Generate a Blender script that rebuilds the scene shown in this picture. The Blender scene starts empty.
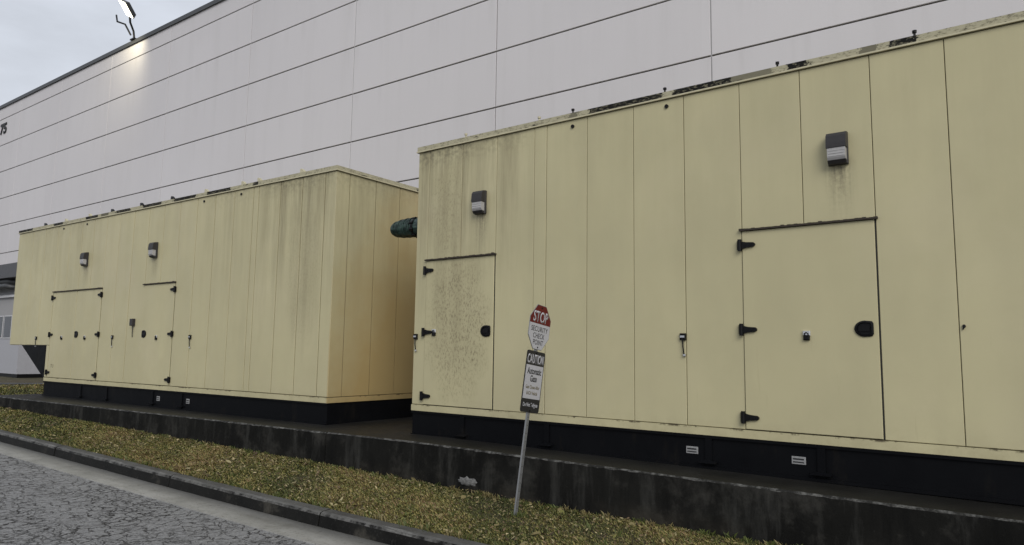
import bpy, bmesh, math, random
import numpy as np
from mathutils import Vector, Matrix

S = bpy.context.scene
COL = S.collection
rnd = random.Random(7)
nrng = np.random.default_rng(11)
R = math.radians

# ------------------------------------------------------------------ node helpers
class NT:
    def __init__(s, name):
        s.m = bpy.data.materials.new(name); s.m.use_nodes = True
        s.t = s.m.node_tree; s.t.nodes.clear()
        s.out = s.t.nodes.new('ShaderNodeOutputMaterial')
        s.b = s.t.nodes.new('ShaderNodeBsdfPrincipled')
        s.t.links.new(s.b.outputs[0], s.out.inputs[0])
        s._co = None
    def n(s, typ, **kw):
        nd = s.t.nodes.new(typ)
        for k, v in kw.items(): setattr(nd, k, v)
        return nd
    def set(s, sock, v):
        if v is None: return
        if isinstance(v, bpy.types.NodeSocket): s.t.links.new(v, sock)
        elif isinstance(v, (tuple, list)) and len(v) == 3 and sock.type == 'RGBA': sock.default_value = (*v, 1)
        else: sock.default_value = v
    def co(s):
        if s._co is None: s._co = s.n('ShaderNodeTexCoord').outputs['Object']
        return s._co
    def scale(s, vec, sc, loc=(0, 0, 0)):
        mp = s.n('ShaderNodeMapping'); s.set(mp.inputs[0], vec)
        mp.inputs['Scale'].default_value = sc; mp.inputs['Location'].default_value = loc
        return mp.outputs[0]
    def noise(s, sc=1.0, detail=4, rough=.55, vec=None, dist=0.0, out=0):
        nd = s.n('ShaderNodeTexNoise'); s.set(nd.inputs['Vector'], vec if vec is not None else s.co())
        nd.inputs['Scale'].default_value = sc; nd.inputs['Detail'].default_value = detail
        nd.inputs['Roughness'].default_value = rough; nd.inputs['Distortion'].default_value = dist
        return nd.outputs[out]
    def math(s, op, a, b=None, c=None, clamp=False):
        nd = s.n('ShaderNodeMath', operation=op); nd.use_clamp = clamp
        s.set(nd.inputs[0], a)
        if b is not None: s.set(nd.inputs[1], b)
        if c is not None: s.set(nd.inputs[2], c)
        return nd.outputs[0]
    def mr(s, v, a, b, c=0.0, d=1.0, smooth=False):
        nd = s.n('ShaderNodeMapRange'); nd.clamp = True
        if smooth: nd.interpolation_type = 'SMOOTHSTEP'
        s.set(nd.inputs[0], v)
        for i, q in enumerate((a, b, c, d)): nd.inputs[i+1].default_value = q
        return nd.outputs[0]
    def mix(s, f, a, b, mode='MIX'):
        nd = s.n('ShaderNodeMix', data_type='RGBA', blend_type=mode)
        s.set(nd.inputs[0], f); s.set(nd.inputs[6], a); s.set(nd.inputs[7], b)
        return nd.outputs[2]
    def ramp(s, f, stops, interp='LINEAR'):
        nd = s.n('ShaderNodeValToRGB'); cr = nd.color_ramp; cr.interpolation = interp
        while len(cr.elements) > 1: cr.elements.remove(cr.elements[-1])
        for i, (p, c) in enumerate(stops):
            e = cr.elements[0] if i == 0 else cr.elements.new(p)
            e.position = p; e.color = (*c, 1) if len(c) == 3 else c
        s.set(nd.inputs[0], f); return nd.outputs[0]
    def xyz(s, v=None):
        nd = s.n('ShaderNodeSeparateXYZ'); s.set(nd.inputs[0], v if v is not None else s.co()); return nd.outputs
    def bump(s, h, strength=.3, dist=.01, prev=None):
        nd = s.n('ShaderNodeBump'); nd.inputs['Strength'].default_value = strength
        nd.inputs['Distance'].default_value = dist; s.set(nd.inputs['Height'], h)
        if prev is not None: s.set(nd.inputs['Normal'], prev)
        return nd.outputs[0]
    def fin(s, color=None, rough=None, normal=None, metal=None, spec=None, **kw):
        s.set(s.b.inputs['Base Color'], color); s.set(s.b.inputs['Roughness'], rough)
        s.set(s.b.inputs['Normal'], normal); s.set(s.b.inputs['Metallic'], metal)
        s.set(s.b.inputs['Specular IOR Level'], spec)
        for k, v in kw.items(): s.set(s.b.inputs[k.replace('_', ' ')], v)
        return s.m

def simple(name, col, rough=.5, metal=0.0, var=.12, nsc=9.0, spec=.5):
    t = NT(name); f = t.noise(nsc, 5, .6)
    c = t.mix(f, tuple(q*(1-var) for q in col), tuple(q*(1+var) for q in col))
    return t.fin(c, t.mr(f, .3, .7, rough*.9, min(1, rough*1.1)), metal=metal, spec=spec)

# ------------------------------------------------------------------ materials
BEIGE = (.475, .433, .264)
def beige_mat(name, sgn, streaks, packs, speck=None, lines=()):
    """faded semi-gloss cream paint; streaks = [(u, half width, amount)] run-off mildew below the roof edge,
    packs = [u] rusty drip below a wall lamp, speck = (u, z, ru, rz, amount) speckled mildew patches"""
    t = NT(name); X, Y, Z = t.xyz()
    u = t.math('MULTIPLY', X, float(sgn))
    big = t.noise(.55, 3, .5); mid = t.noise(3.2, 5, .6)
    c = t.mix(t.mr(big, .3, .7), tuple(q*.93 for q in BEIGE), tuple(q*1.05 for q in BEIGE))
    c = t.mix(t.math('MULTIPLY', t.mr(mid, .45, .75), .22), c, (.44, .385, .235))
    blotch = t.noise(1.9, 5, .62, t.scale(t.co(), (1, 1, .7), (3, 7, 1)))
    c = t.mix(t.mr(blotch, .42, .68, 0, .30), c, (.395, .36, .225))
    c = t.mix(t.mr(t.noise(.8, 4, .6, t.scale(t.co(), (1, 1, 1), (9, 2, 5))), .5, .72, 0, .35), c, (.50, .445, .295))
    # general grime, run down in streaks from the roof edge
    sv = t.scale(t.co(), (4.2, 3, .30)); st = t.noise(1.0, 6, .65, sv)
    fine = t.noise(1.0, 5, .7, t.scale(t.co(), (34, 10, 1.6)))
    top = t.mr(Z, 1.2, 4.4, .0, 1.0)
    g = t.math('MULTIPLY', t.mr(st, .38, .72), t.math('MULTIPLY', t.math('POWER', top, 1.5), .22))
    c = t.mix(g, c, (.285, .255, .155))
    zones = None
    for (uc, w, a) in streaks:
        d = t.math('ABSOLUTE', t.math('SUBTRACT', u, uc))
        k = t.math('MULTIPLY', t.mr(d, w, w*.25, 0, 1, True), a)
        zones = k if zones is None else t.math('MAXIMUM', zones, k)
    if zones is not None:
        hi = t.mr(t.math('ADD', Z, t.math('MULTIPLY', t.math('SUBTRACT', st, .5), 3.0)), 1.7, 4.3)
        k = t.math('MULTIPLY', zones, t.math('MULTIPLY', hi, t.mr(t.math('ADD', t.math('MULTIPLY', st, .6), t.math('MULTIPLY', fine, .4)), .40, .62)))
        c = t.mix(t.math('MULTIPLY', k, .8), c, (.17, .142, .08))
        edge = t.mr(Z, 4.05, 4.38)
        k2 = t.math('MULTIPLY', zones, t.math('MULTIPLY', edge, t.mr(t.noise(14, 5, .7), .42, .62)))
        c = t.mix(t.math('MULTIPLY', k2, .8), c, (.07, .062, .04))
    for uc in packs:
        d = t.math('ABSOLUTE', t.math('SUBTRACT', u, uc))
        below = t.math('MULTIPLY', t.mr(Z, 2.65, 3.34, 0, 1), t.mr(Z, 3.5, 3.4))
        k = t.math('MULTIPLY', t.mr(d, .17, .02, 0, 1, True), t.math('POWER', below, 1.8))
        k = t.math('MULTIPLY', k, t.mr(t.math('ADD', t.math('MULTIPLY', fine, .6), t.math('MULTIPLY', t.noise(30, 4, .7), .4)), .38, .62))
        c = t.mix(t.math('MULTIPLY', k, .85), c, (.10, .085, .055))
    for sp in (speck or []):
        (uc, zc, ru, rz, a) = sp
        du = t.math('DIVIDE', t.math('SUBTRACT', u, uc), ru); dz = t.math('DIVIDE', t.math('SUBTRACT', Z, zc), rz)
        rr = t.math('ADD', t.math('MULTIPLY', du, du), t.math('MULTIPLY', dz, dz))
        rr = t.math('ADD', rr, t.math('MULTIPLY', t.math('SUBTRACT', t.noise(3, 3), .5), 1.4))
        m = t.mr(rr, 1.0, .15)
        sn = t.noise(1.0, 4, .75, t.scale(t.co(), (46, 20, 21)))
        k = t.math('MULTIPLY', m, t.mr(sn, .50, .62))
        k = t.math('ADD', t.math('MULTIPLY', k, .8), t.math('MULTIPLY', m, .2), clamp=True)
        c = t.mix(t.math('MULTIPLY', k, a), c, (.19, .16, .092))
    if sgn < 0:                                    # warm shade painted into the gap end wall: tan towards bottom and back
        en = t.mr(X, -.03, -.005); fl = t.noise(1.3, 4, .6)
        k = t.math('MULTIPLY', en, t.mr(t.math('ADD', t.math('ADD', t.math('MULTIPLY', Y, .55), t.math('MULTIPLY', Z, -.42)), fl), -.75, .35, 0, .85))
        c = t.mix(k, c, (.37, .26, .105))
    # splash dirt above the sill
    low = t.math('MULTIPLY', t.mr(Z, 1.02, .82), t.mr(t.noise(5, 5, .7), .42, .7))
    c = t.mix(t.math('MULTIPLY', low, .3), c, (.22, .18, .10))
    sm = t.math('MULTIPLY', t.mr(t.math('ABSOLUTE', t.math('SUBTRACT', Z, .892)), .016, .004), t.mr(t.math('ADD', t.math('MULTIPLY', t.noise(2.2, 3, .6), .6), t.math('MULTIPLY', t.noise(18, 4, .7), .4)), .52, .58))
    c = t.mix(t.math('MULTIPLY', sm, .85), c, (.045, .032, .018))          # rust eating along the sill joint
    rs = t.math('MULTIPLY', t.mr(t.noise(1, 4, .6, t.scale(t.co(), (16, 12, 1.2), (4, 1, 2))), .64, .74), t.mr(Z, 2.2, .85, 0, .28))
    c = t.mix(rs, c, (.25, .20, .115))
    wav = t.noise(.9, 2, .4, t.scale(t.co(), (1.6, 1, .55)))
    nb = t.bump(wav, .55, .06); nb = t.bump(t.noise(160, 2, .5), .05, .002, nb)
    return t.fin(c, t.mr(t.math('ADD', mid, g), .3, .9, .42, .62), nb, spec=.3)

def trim_mat(name, sgn, runs, L):
    """roof edge strip: cream paint, blackened by mould along the runs [(u0,u1,amount)]"""
    t = NT(name); X, Y, Z = t.xyz()
    u = t.math('DIVIDE', t.math('MULTIPLY', X, float(sgn)), L)
    u = t.math('ADD', u, t.math('MULTIPLY', t.math('SUBTRACT', t.noise(22, 5, .75), .5), .022))
    stops = [(0, (0, 0, 0))]
    for (a, b, v) in runs: stops += [(a/L, (v, v, v)), (b/L, (0, 0, 0))]
    m = t.ramp(u, stops, 'CONSTANT')
    n1 = t.noise(1, 5, .75, t.scale(t.co(), (26, 20, 60)))
    base = t.mix(t.mr(n1, .5, .68), (.40, .372, .26), (.10, .09, .06))
    k = t.math('MAXIMUM', t.math('MULTIPLY', m, t.mr(n1, .63, .54)), t.math('MULTIPLY', t.mr(t.noise(1, 5, .7, t.scale(t.co(), (3.2, 3, 14))), .60, .64), .9))
    c = t.mix(k, base, (.011, .011, .010))
    return t.fin(c, .7, t.bump(n1, .3, .004), spec=.1)

M = {}
M['beige_R'] = beige_mat('cream_paint_near', 1, [(.45, 1.0, .95), (1.35, .75, .55)], [1.155, 5.45], [(.78, 1.95, .60, 1.15, .85), (.55, 3.55, .35, .8, .6)])
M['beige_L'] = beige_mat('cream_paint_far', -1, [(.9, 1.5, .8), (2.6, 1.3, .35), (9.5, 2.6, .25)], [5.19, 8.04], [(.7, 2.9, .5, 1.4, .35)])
M['gap'] = simple('seam_sealant', (.11, .095, .055), .8, spec=.1)
M['gapdark'] = simple('door_gap_shadow_rubber', (.012, .012, .011), .8)
M['trim_R'] = trim_mat('roof_edge_near', 1, [(2.45, 2.6, .6), (2.75, 3.68, 1), (3.8, 4.45, 1), (4.45, 4.85, .55), (5.0, 5.2, 1), (5.65, 5.8, .6), (5.86, 6.12, 1), (7.2, 8.3, 1)], 11.8)
M['trim_L'] = trim_mat('roof_edge_far', -1, [(1.98, 2.12, 1), (2.75, 3.5, 1), (3.85, 4.6, 1), (5.05, 5.75, 1), (6.25, 6.8, 1), (7.15, 7.5, .7), (7.62, 8.2, 1), (9.3, 9.75, 1), (10.9, 11.8, 1)], 11.8)
M['lip'] = simple('roof_lip_paint', (.47, .43, .29), .5, var=.2, nsc=12)
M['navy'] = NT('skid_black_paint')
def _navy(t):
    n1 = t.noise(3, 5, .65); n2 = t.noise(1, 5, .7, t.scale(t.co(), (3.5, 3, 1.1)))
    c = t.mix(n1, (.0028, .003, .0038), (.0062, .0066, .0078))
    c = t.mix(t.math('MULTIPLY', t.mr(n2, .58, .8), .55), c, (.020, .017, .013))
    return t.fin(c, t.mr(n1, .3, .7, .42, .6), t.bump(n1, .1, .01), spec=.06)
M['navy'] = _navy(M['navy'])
M['black'] = simple('black_hardware', (.005, .005, .0055), .42, spec=.18)
M['bronze'] = simple('bronze_lamp_housing', (.030, .028, .029), .5, var=.35, nsc=40, spec=.35)
M['chrome'] = simple('zinc_hardware', (.62, .62, .63), .28, metal=.9)
M['rust'] = simple('rusty_rail', (.030, .022, .014), .8, var=.6, nsc=30)
M['plate'] = simple('nameplate_white', (.24, .24, .24), .5, var=.35, nsc=40)
M['ink'] = simple('black_ink', (.012, .012, .013), .6)
M['faint'] = simple('faint_stencil', (.12, .10, .055), .6)
M['red'] = simple('red_sign_face', (.105, .010, .009), .5, spec=.25)
M['white'] = simple('white_sign_face', (.40, .40, .43), .45, var=.08)
M['orange'] = simple('ochre_sign_lettering', (.13, .105, .045), .5)
M['galv'] = simple('galvanised_post', (.24, .245, .25), .5, metal=.5, nsc=25)
M['green'] = NT('green_pipe')
def _green(t):
    n1 = t.noise(1, 5, .7, t.scale(t.co(), (6, 22, 22)))
    c = t.mix(t.mr(n1, .4, .7), (.003, .013, .010), (.055, .095, .080))
    return t.fin(c, .4, t.bump(n1, .4, .01))
M['green'] = _green(M['green'])

t = NT('frosted_lens'); f = t.noise(30, 3)
M['lens'] = t.fin(t.mix(f, (.36, .35, .35), (.48, .47, .46)), .3, Transmission_Weight=.15)

t = NT('lit_lamp_lens')
t.set(t.b.inputs['Emission Color'], (1.0, .93, .72)); t.b.inputs['Emission Strength'].default_value = 6.0
M['lit'] = t.fin((.8, .8, .75), .4)

def _wall():
    t = NT('painted_wall_panel')
    b = t.noise(.11, 4, .55); st = t.noise(1, 5, .6, t.scale(t.co(), (1.3, 1, .10))); gr = t.noise(45, 3, .6)
    c = t.mix(t.mr(b, .3, .7), (.545, .524, .536), (.60, .578, .590))
    c = t.mix(t.math('MULTIPLY', t.mr(st, .5, .78), .22), c, (.44, .425, .42))
    c = t.mix(t.math('MULTIPLY', t.mr(gr, .4, .7), .10), c, (.45, .44, .44))
    X, Y, Z = t.xyz(); wn = t.n('ShaderNodeTexWhiteNoise', noise_dimensions='2D'); cv = t.n('ShaderNodeCombineXYZ')
    t.set(cv.inputs[0], t.math('FLOOR', t.math('DIVIDE', t.math('ADD', X, 10.35), 5.11))); t.set(cv.inputs[1], t.math('FLOOR', t.math('DIVIDE', t.math('SUBTRACT', Z, 12.97), 1.3925)))
    t.set(wn.inputs['Vector'], cv.outputs[0])
    c = t.mix(t.mr(wn.outputs['Value'], 0, 1, 0, .16), c, (.44, .425, .435))            # each sheet weathered a little differently
    dr = t.math('MULTIPLY', t.mr(t.math('FRACT', t.math('DIVIDE', t.math('SUBTRACT', Z, 12.97), 1.3925)), .35, 1.0), t.mr(t.noise(1, 5, .65, t.scale(t.co(), (2.6, 1, .12), (3, 0, 1))), .52, .72, 0, .22))
    c = t.mix(dr, c, (.36, .345, .335))                                                    # rain streaks below the joints
    return t.fin(c, .75, t.bump(gr, .25, .006))
M['wall'] = _wall()
M['reveal'] = simple('dark_panel_joint', (.075, .068, .058), .85)
M['sealant'] = simple('grey_vertical_sealant', (.30, .295, .30), .8)
M['cap'] = simple('dark_roof_flashing', (.045, .047, .05), .5)
M['bwhite'] = simple('off_white_cladding', (.34, .34, .365), .6)
M['bgrey'] = simple('grey_roof_fascia', (.07, .07, .075), .6)
M['ledge'] = simple('pale_ledge', (.5, .5, .51), .6)
M['darkglass'] = simple('dark_window_glass', (.012, .013, .015), .12)
M['pipe'] = simple('dark_grey_pipe', (.05, .052, .055), .45)

def _conc():
    t = NT('wet_dark_concrete'); X, Y, Z = t.xyz()
    n1 = t.noise(1.3, 6, .65); st = t.noise(1, 6, .7, t.scale(t.co(), (5, 4, .9))); fn = t.noise(38, 4, .7)
    c = t.mix(t.mr(n1, .3, .7), (.0055, .0055, .005), (.015, .0145, .013))
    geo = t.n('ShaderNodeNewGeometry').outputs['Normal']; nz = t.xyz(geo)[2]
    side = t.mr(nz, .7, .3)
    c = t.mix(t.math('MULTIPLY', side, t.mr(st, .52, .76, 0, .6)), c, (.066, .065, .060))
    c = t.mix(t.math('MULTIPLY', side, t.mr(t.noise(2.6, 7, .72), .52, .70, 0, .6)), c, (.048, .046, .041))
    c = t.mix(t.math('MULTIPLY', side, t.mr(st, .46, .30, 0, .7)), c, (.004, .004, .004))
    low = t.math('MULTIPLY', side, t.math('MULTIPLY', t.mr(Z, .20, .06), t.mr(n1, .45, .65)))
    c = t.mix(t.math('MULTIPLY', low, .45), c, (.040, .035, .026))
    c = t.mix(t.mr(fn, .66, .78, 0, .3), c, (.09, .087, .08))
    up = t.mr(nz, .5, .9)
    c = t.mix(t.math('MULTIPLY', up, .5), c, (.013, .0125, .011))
    rough = t.math('ADD', t.mr(n1, .35, .65, .42, .62), t.math('MULTIPLY', side, .2))
    nb = t.bump(fn, .35, .006); nb = t.bump(n1, .2, .02, nb)
    return t.fin(c, rough, nb, spec=t.mr(up, 0, 1, .08, .22))
M['conc'] = _conc()
def _worn():
    t = NT('worn_concrete_edge'); n1 = t.noise(9, 6, .75)
    c = t.mix(t.mr(n1, .46, .68), (.014, .0137, .0125), (.15, .148, .14))
    return t.fin(c, .6, t.bump(n1, .5, .01), spec=.2)
M['worn'] = _worn()
def _patch():
    t = NT('pale_mortar'); n1 = t.noise(22, 6, .75)
    return t.fin(t.mix(t.mr(n1, .3, .65), (.03, .029, .027), (.20, .198, .194)), .8, t.bump(n1, .6, .01))
M['mortar'] = _patch()
def _kerb():
    t = NT('kerb_concrete'); n1 = t.noise(2.2, 6, .65); fn = t.noise(40, 4, .7)
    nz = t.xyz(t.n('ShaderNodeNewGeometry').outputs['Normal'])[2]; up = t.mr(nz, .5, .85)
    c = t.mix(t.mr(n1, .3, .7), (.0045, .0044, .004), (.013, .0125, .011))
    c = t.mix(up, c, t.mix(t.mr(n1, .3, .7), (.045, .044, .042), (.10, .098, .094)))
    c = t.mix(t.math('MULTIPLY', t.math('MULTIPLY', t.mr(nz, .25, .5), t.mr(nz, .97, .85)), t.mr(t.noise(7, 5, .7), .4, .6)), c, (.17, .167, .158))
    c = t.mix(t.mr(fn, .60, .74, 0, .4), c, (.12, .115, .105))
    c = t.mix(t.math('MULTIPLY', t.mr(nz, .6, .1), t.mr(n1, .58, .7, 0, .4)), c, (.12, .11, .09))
    return t.fin(c, .62, t.bump(fn, .4, .006), spec=.15)
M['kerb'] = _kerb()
def _gutter():
    t = NT('gutter_concrete'); X, Y, Z = t.xyz()
    n1 = t.noise(1.6, 6, .6); fn = t.noise(55, 4, .7); st = t.noise(1, 5, .6, t.scale(t.co(), (.6, 7, 1)))
    c = t.mix(t.mr(n1, .3, .7), (.22, .216, .202), (.32, .314, .296))
    damp = t.math('ADD', Y, t.math('MULTIPLY', t.math('SUBTRACT', st, .5), .30))
    damp = t.mr(t.math('ADD', damp, t.math('ADD', t.math('MULTIPLY', X, -.0205), -.1025)), 4.27, 4.58, 0, 1)   # silt and damp band along the kerb foot
    c = t.mix(t.math('MULTIPLY', damp, .75), c, (.055, .052, .045))
    c = t.mix(t.mr(t.noise(3.4, 6, .7), .48, .68, 0, .55), c, (.10, .096, .086))
    c = t.mix(t.mr(t.noise(26, 5, .75), .56, .66, 0, .75), c, (.06, .055, .046))
    c = t.mix(t.mr(fn, .6, .75, 0, .4), c, (.07, .065, .055))
    return t.fin(c, .5, t.bump(fn, .3, .004))
M['gutter'] = _gutter()
def _road():
    t = NT('cracked_asphalt')
    w = t.noise(1.6, 4, .6, out=1)
    mixv = t.n('ShaderNodeVectorMath', operation='MULTIPLY_ADD'); t.set(mixv.inputs[0], w); mixv.inputs[1].default_value = (.55, .55, 0); t.set(mixv.inputs[2], t.co())
    w2 = t.noise(9, 4, .7, out=1)
    mv2 = t.n('ShaderNodeVectorMath', operation='MULTIPLY_ADD'); t.set(mv2.inputs[0], w2); mv2.inputs[1].default_value = (.16, .16, 0); t.set(mv2.inputs[2], mixv.outputs[0])
    def vor(sc, th, v):
        nd = t.n('ShaderNodeTexVoronoi', feature='DISTANCE_TO_EDGE'); nd.voronoi_dimensions = '2D'
        t.set(nd.inputs['Vector'], v); nd.inputs['Scale'].default_value = sc
        return nd.outputs['Distance']
    d1 = vor(6.0, 0, t.scale(mv2.outputs[0], (1, 1.15, 1))); d2 = vor(9.5, 0, mv2.outputs[0])
    vary = t.noise(.9, 4, .6)
    k1 = t.mr(t.math('DIVIDE', d1, t.math('MULTIPLY', t.mr(vary, .35, .65, .035, .095), t.mr(t.noise(5, 4, .7), .36, .62, .2, 1.4))), 1.0, .45)
    k2 = t.math('MULTIPLY', t.mr(d2, .085, .03), t.mr(t.noise(1.7, 3), .42, .58, 0, .85))
    patch = t.mr(t.noise(.55, 4, .6, t.scale(t.co(), (1, 1, 1), (5, 3, 0))), .40, .60, .7, 1.0)   # some areas hardly cracked
    crack = t.math('MULTIPLY', t.math('MAXIMUM', k1, k2), patch)
    agg = t.noise(34, 6, .92); agg2 = t.noise(28, 4, .7); big = t.noise(.5, 4, .6)
    c = t.mix(t.mr(agg, .36, .64), (.045, .045, .0455), (.36, .357, .355))
    c = t.mix(t.mr(agg2, .35, .7, 0, .45), c, (.075, .075, .077))
    c = t.mix(t.mr(big, .35, .7, 0, .35), c, (.22, .218, .22))
    c = t.mix(t.math('MULTIPLY', crack, .88), c, (.008, .006, .0055))
    h = t.math('SUBTRACT', t.math('MULTIPLY', agg, .35), t.math('MULTIPLY', crack, 1.6))
    return t.fin(c, t.mr(agg2, .3, .7, .55, .72), t.bump(h, .8, .015), spec=t.mr(crack, 0, 1, .4, .02))
M['road'] = _road()
def _soil():
    t = NT('verge_soil'); n1 = t.noise(5, 6, .7); n2 = t.noise(.9, 4)
    c = t.mix(t.mr(n1, .3, .7), (.022, .020, .009), (.075, .068, .026))
    c = t.mix(t.mr(n2, .4, .65, 0, .6), c, (.062, .042, .022))
    return t.fin(c, .9, t.bump(n1, .8, .03))
M['soil'] = _soil()
def _apron():
    t = NT('wet_asphalt_apron'); n1 = t.noise(1.5, 5, .65)
    return t.fin(t.mix(n1, (.025, .025, .026), (.06, .06, .062)), .45, t.bump(t.noise(40, 3), .3, .006))
M['apron'] = _apron()
M['ground'] = simple('far_ground', (.09, .085, .06), .9, var=.3, nsc=.4)
def _attr(name, rough, transl=0):
    t = NT(name); a = t.n('ShaderNodeAttribute'); a.attribute_name = 'tint'
    return t.fin(a.outputs['Color'], rough, spec=.3)
M['blade'] = _attr('grass_blade', .6); M['leaf'] = _attr('dry_leaf', .65)

# ------------------------------------------------------------------ mesh helpers
class MB:
    def __init__(s): s.v = []; s.f = []; s.mi = []; s.sm = []
    def add(s, vs, fs, mi=0, smooth=False):
        o = len(s.v); s.v += [tuple(p) for p in vs]
        for q in fs: s.f.append([i+o for i in q]); s.mi.append(mi); s.sm.append(smooth)
    def box(s, x0, x1, y0, y1, z0, z1, mi=0):
        if x0 > x1: x0, x1 = x1, x0
        if y0 > y1: y0, y1 = y1, y0
        if z0 > z1: z0, z1 = z1, z0
        s.add([(x0,y0,z0),(x1,y0,z0),(x1,y1,z0),(x0,y1,z0),(x0,y0,z1),(x1,y0,z1),(x1,y1,z1),(x0,y1,z1)],
              [(0,3,2,1),(4,5,6,7),(0,1,5,4),(1,2,6,5),(2,3,7,6),(3,0,4,7)], mi)
    def bevbox(s, x0, x1, y0, y1, z0, z1, b, mi=0):
        """box with its front (-y) edges chamfered by b"""
        if x0 > x1: x0, x1 = x1, x0
        s.add([(x0,y1,z0),(x1,y1,z0),(x1,y1,z1),(x0,y1,z1),(x0,y0+b,z0),(x1,y0+b,z0),(x1,y0+b,z1),(x0,y0+b,z1),
               (x0+b,y0,z0+b),(x1-b,y0,z0+b),(x1-b,y0,z1-b),(x0+b,y0,z1-b)],
              [(0,3,2,1)[::-1],(0,1,5,4),(1,2,6,5),(2,3,7,6),(3,0,4,7),(4,5,9,8),(5,6,10,9),(6,7,11,10),(7,4,8,11),(8,9,10,11)], mi)
    def prism_x(s, prof, x0, x1, mi=0):            # profile of (y,z) swept along x
        n = len(prof)
        s.add([(x0,*p) for p in prof]+[(x1,*p) for p in prof],
              [tuple(range(n)), tuple(range(2*n-1, n-1, -1))]+[(i,(i+1)%n,n+(i+1)%n,n+i) for i in range(n)], mi)
    def prism_y(s, prof, y0, y1, mi=0):            # profile of (x,z) swept along y
        n = len(prof)
        s.add([(p[0],y0,p[1]) for p in prof]+[(p[0],y1,p[1]) for p in prof],
              [tuple(range(n)), tuple(range(2*n-1, n-1, -1))]+[(i,(i+1)%n,n+(i+1)%n,n+i) for i in range(n)], mi)
    def tube(s, pts, rad, seg=10, mi=0, caps=True):
        pts = [Vector(p) for p in pts]; rs = rad if isinstance(rad, (list, tuple)) else [rad]*len(pts)
        vs = []; fs = []
        for i, p in enumerate(pts):
            d = (pts[min(i+1, len(pts)-1)]-pts[max(i-1, 0)]).normalized()
            a = d.orthogonal().normalized() if i == 0 else (a - d*(a@d)).normalized()
            b = d.cross(a)
            for k in range(seg):
                th = 2*math.pi*k/seg; vs.append(p+(a*math.cos(th)+b*math.sin(th))*rs[i])
        for i in range(len(pts)-1):
            for k in range(seg): fs.append((i*seg+k, i*seg+(k+1)%seg, (i+1)*seg+(k+1)%seg, (i+1)*seg+k))
        s.add(vs, fs, mi, True)
        if caps: s.add(vs[:seg], [tuple(range(seg))[::-1]], mi); s.add(vs[-seg:], [tuple(range(seg))], mi)
    def build(s, name, mats, parent=None, fixn=True):
        me = bpy.data.meshes.new(name); me.from_pydata([tuple(v) for v in s.v], [], s.f)
        if not isinstance(mats, (list, tuple)): mats = [mats]
        for m in mats: me.materials.append(m)
        me.polygons.foreach_set('material_index', s.mi); me.polygons.foreach_set('use_smooth', s.sm)
        if fixn:
            bm = bmesh.new(); bm.from_mesh(me); bmesh.ops.recalc_face_normals(bm, faces=bm.faces); bm.to_mesh(me); bm.free()
        me.update(); o = bpy.data.objects.new(name, me); COL.objects.link(o)
        if parent is not None: o.parent = parent
        return o

def tag(o, label=None, cat=None, group=None, kind=None):
    for k, v in (('label', label), ('category', cat), ('group', group), ('kind', kind)):
        if v: o[k] = v
    return o
def thing(name, loc, rz, label, cat, group=None):
    o = bpy.data.objects.new(name, None); o.empty_display_size = .2; COL.objects.link(o)
    o.location = loc; o.rotation_euler = (0, 0, rz); return tag(o, label, cat, group)
def copy_tree(o, parent=None):
    c = o.copy(); COL.objects.link(c)
    if parent is not None: c.parent = parent
    for ch in list(o.children): copy_tree(ch, c)
    return c
def text_mesh(name, txt, size, width, mat, parent, loc, bold=0.0, rot=(R(90), 0, 0), depth=.0006):
    """lettering as its own thin raised mesh, squeezed to the given width, centred on loc"""
    cu = bpy.data.curves.new(name, 'FONT'); cu.body = txt; cu.size = 1.0; cu.offset = bold; cu.extrude = .0
    cu.resolution_u = 4
    tmp = bpy.data.objects.new('lettering_source', cu); COL.objects.link(tmp)
    bpy.context.view_layer.update()
    me = bpy.data.meshes.new_from_object(tmp.evaluated_get(bpy.context.evaluated_depsgraph_get()))
    bpy.data.objects.remove(tmp); bpy.data.curves.remove(cu)
    co = np.array([v.co[:] for v in me.vertices]); lo, hi = co.min(0), co.max(0)
    for v in me.vertices:
        v.co = ((v.co.x-(lo[0]+hi[0])/2)/(hi[0]-lo[0])*width, (v.co.y-(lo[1]+hi[1])/2)/(hi[1]-lo[1])*size, 0)
    bm = bmesh.new(); bm.from_mesh(me)
    r = bmesh.ops.extrude_face_region(bm, geom=bm.faces[:])
    for e in r['geom']:
        if isinstance(e, bmesh.types.BMVert): e.co.z += depth
    bmesh.ops.recalc_face_normals(bm, faces=bm.faces); bm.to_mesh(me); bm.free()
    me.name = name; me.materials.clear(); me.materials.append(mat)
    o = bpy.data.objects.new(name, me); COL.objects.link(o); o.parent = parent
    o.location = loc; o.rotation_euler = rot
    return o

# ------------------------------------------------------------------ lie of the land (measured slope: rises gently to the left)
def g(x):
    w = 1.5; q = (-5.5-x)/w
    s = .0195*w*(q if q > 30 else math.log1p(math.exp(q)))
    return min(s, .5)
def kerb_y(x): return 4.76+.0175*(x+5) if x > -5 else 4.76+.0205*(x+5)   # back (grass) edge of kerb
KW, GW, DROP = .15, .44, .13
XS = [-70, -50, -40, -34, -30, -27, -24]+[-22+.5*i for i in range(0, 60)]+[8.5, 10, 14, 20, 40]

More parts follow.
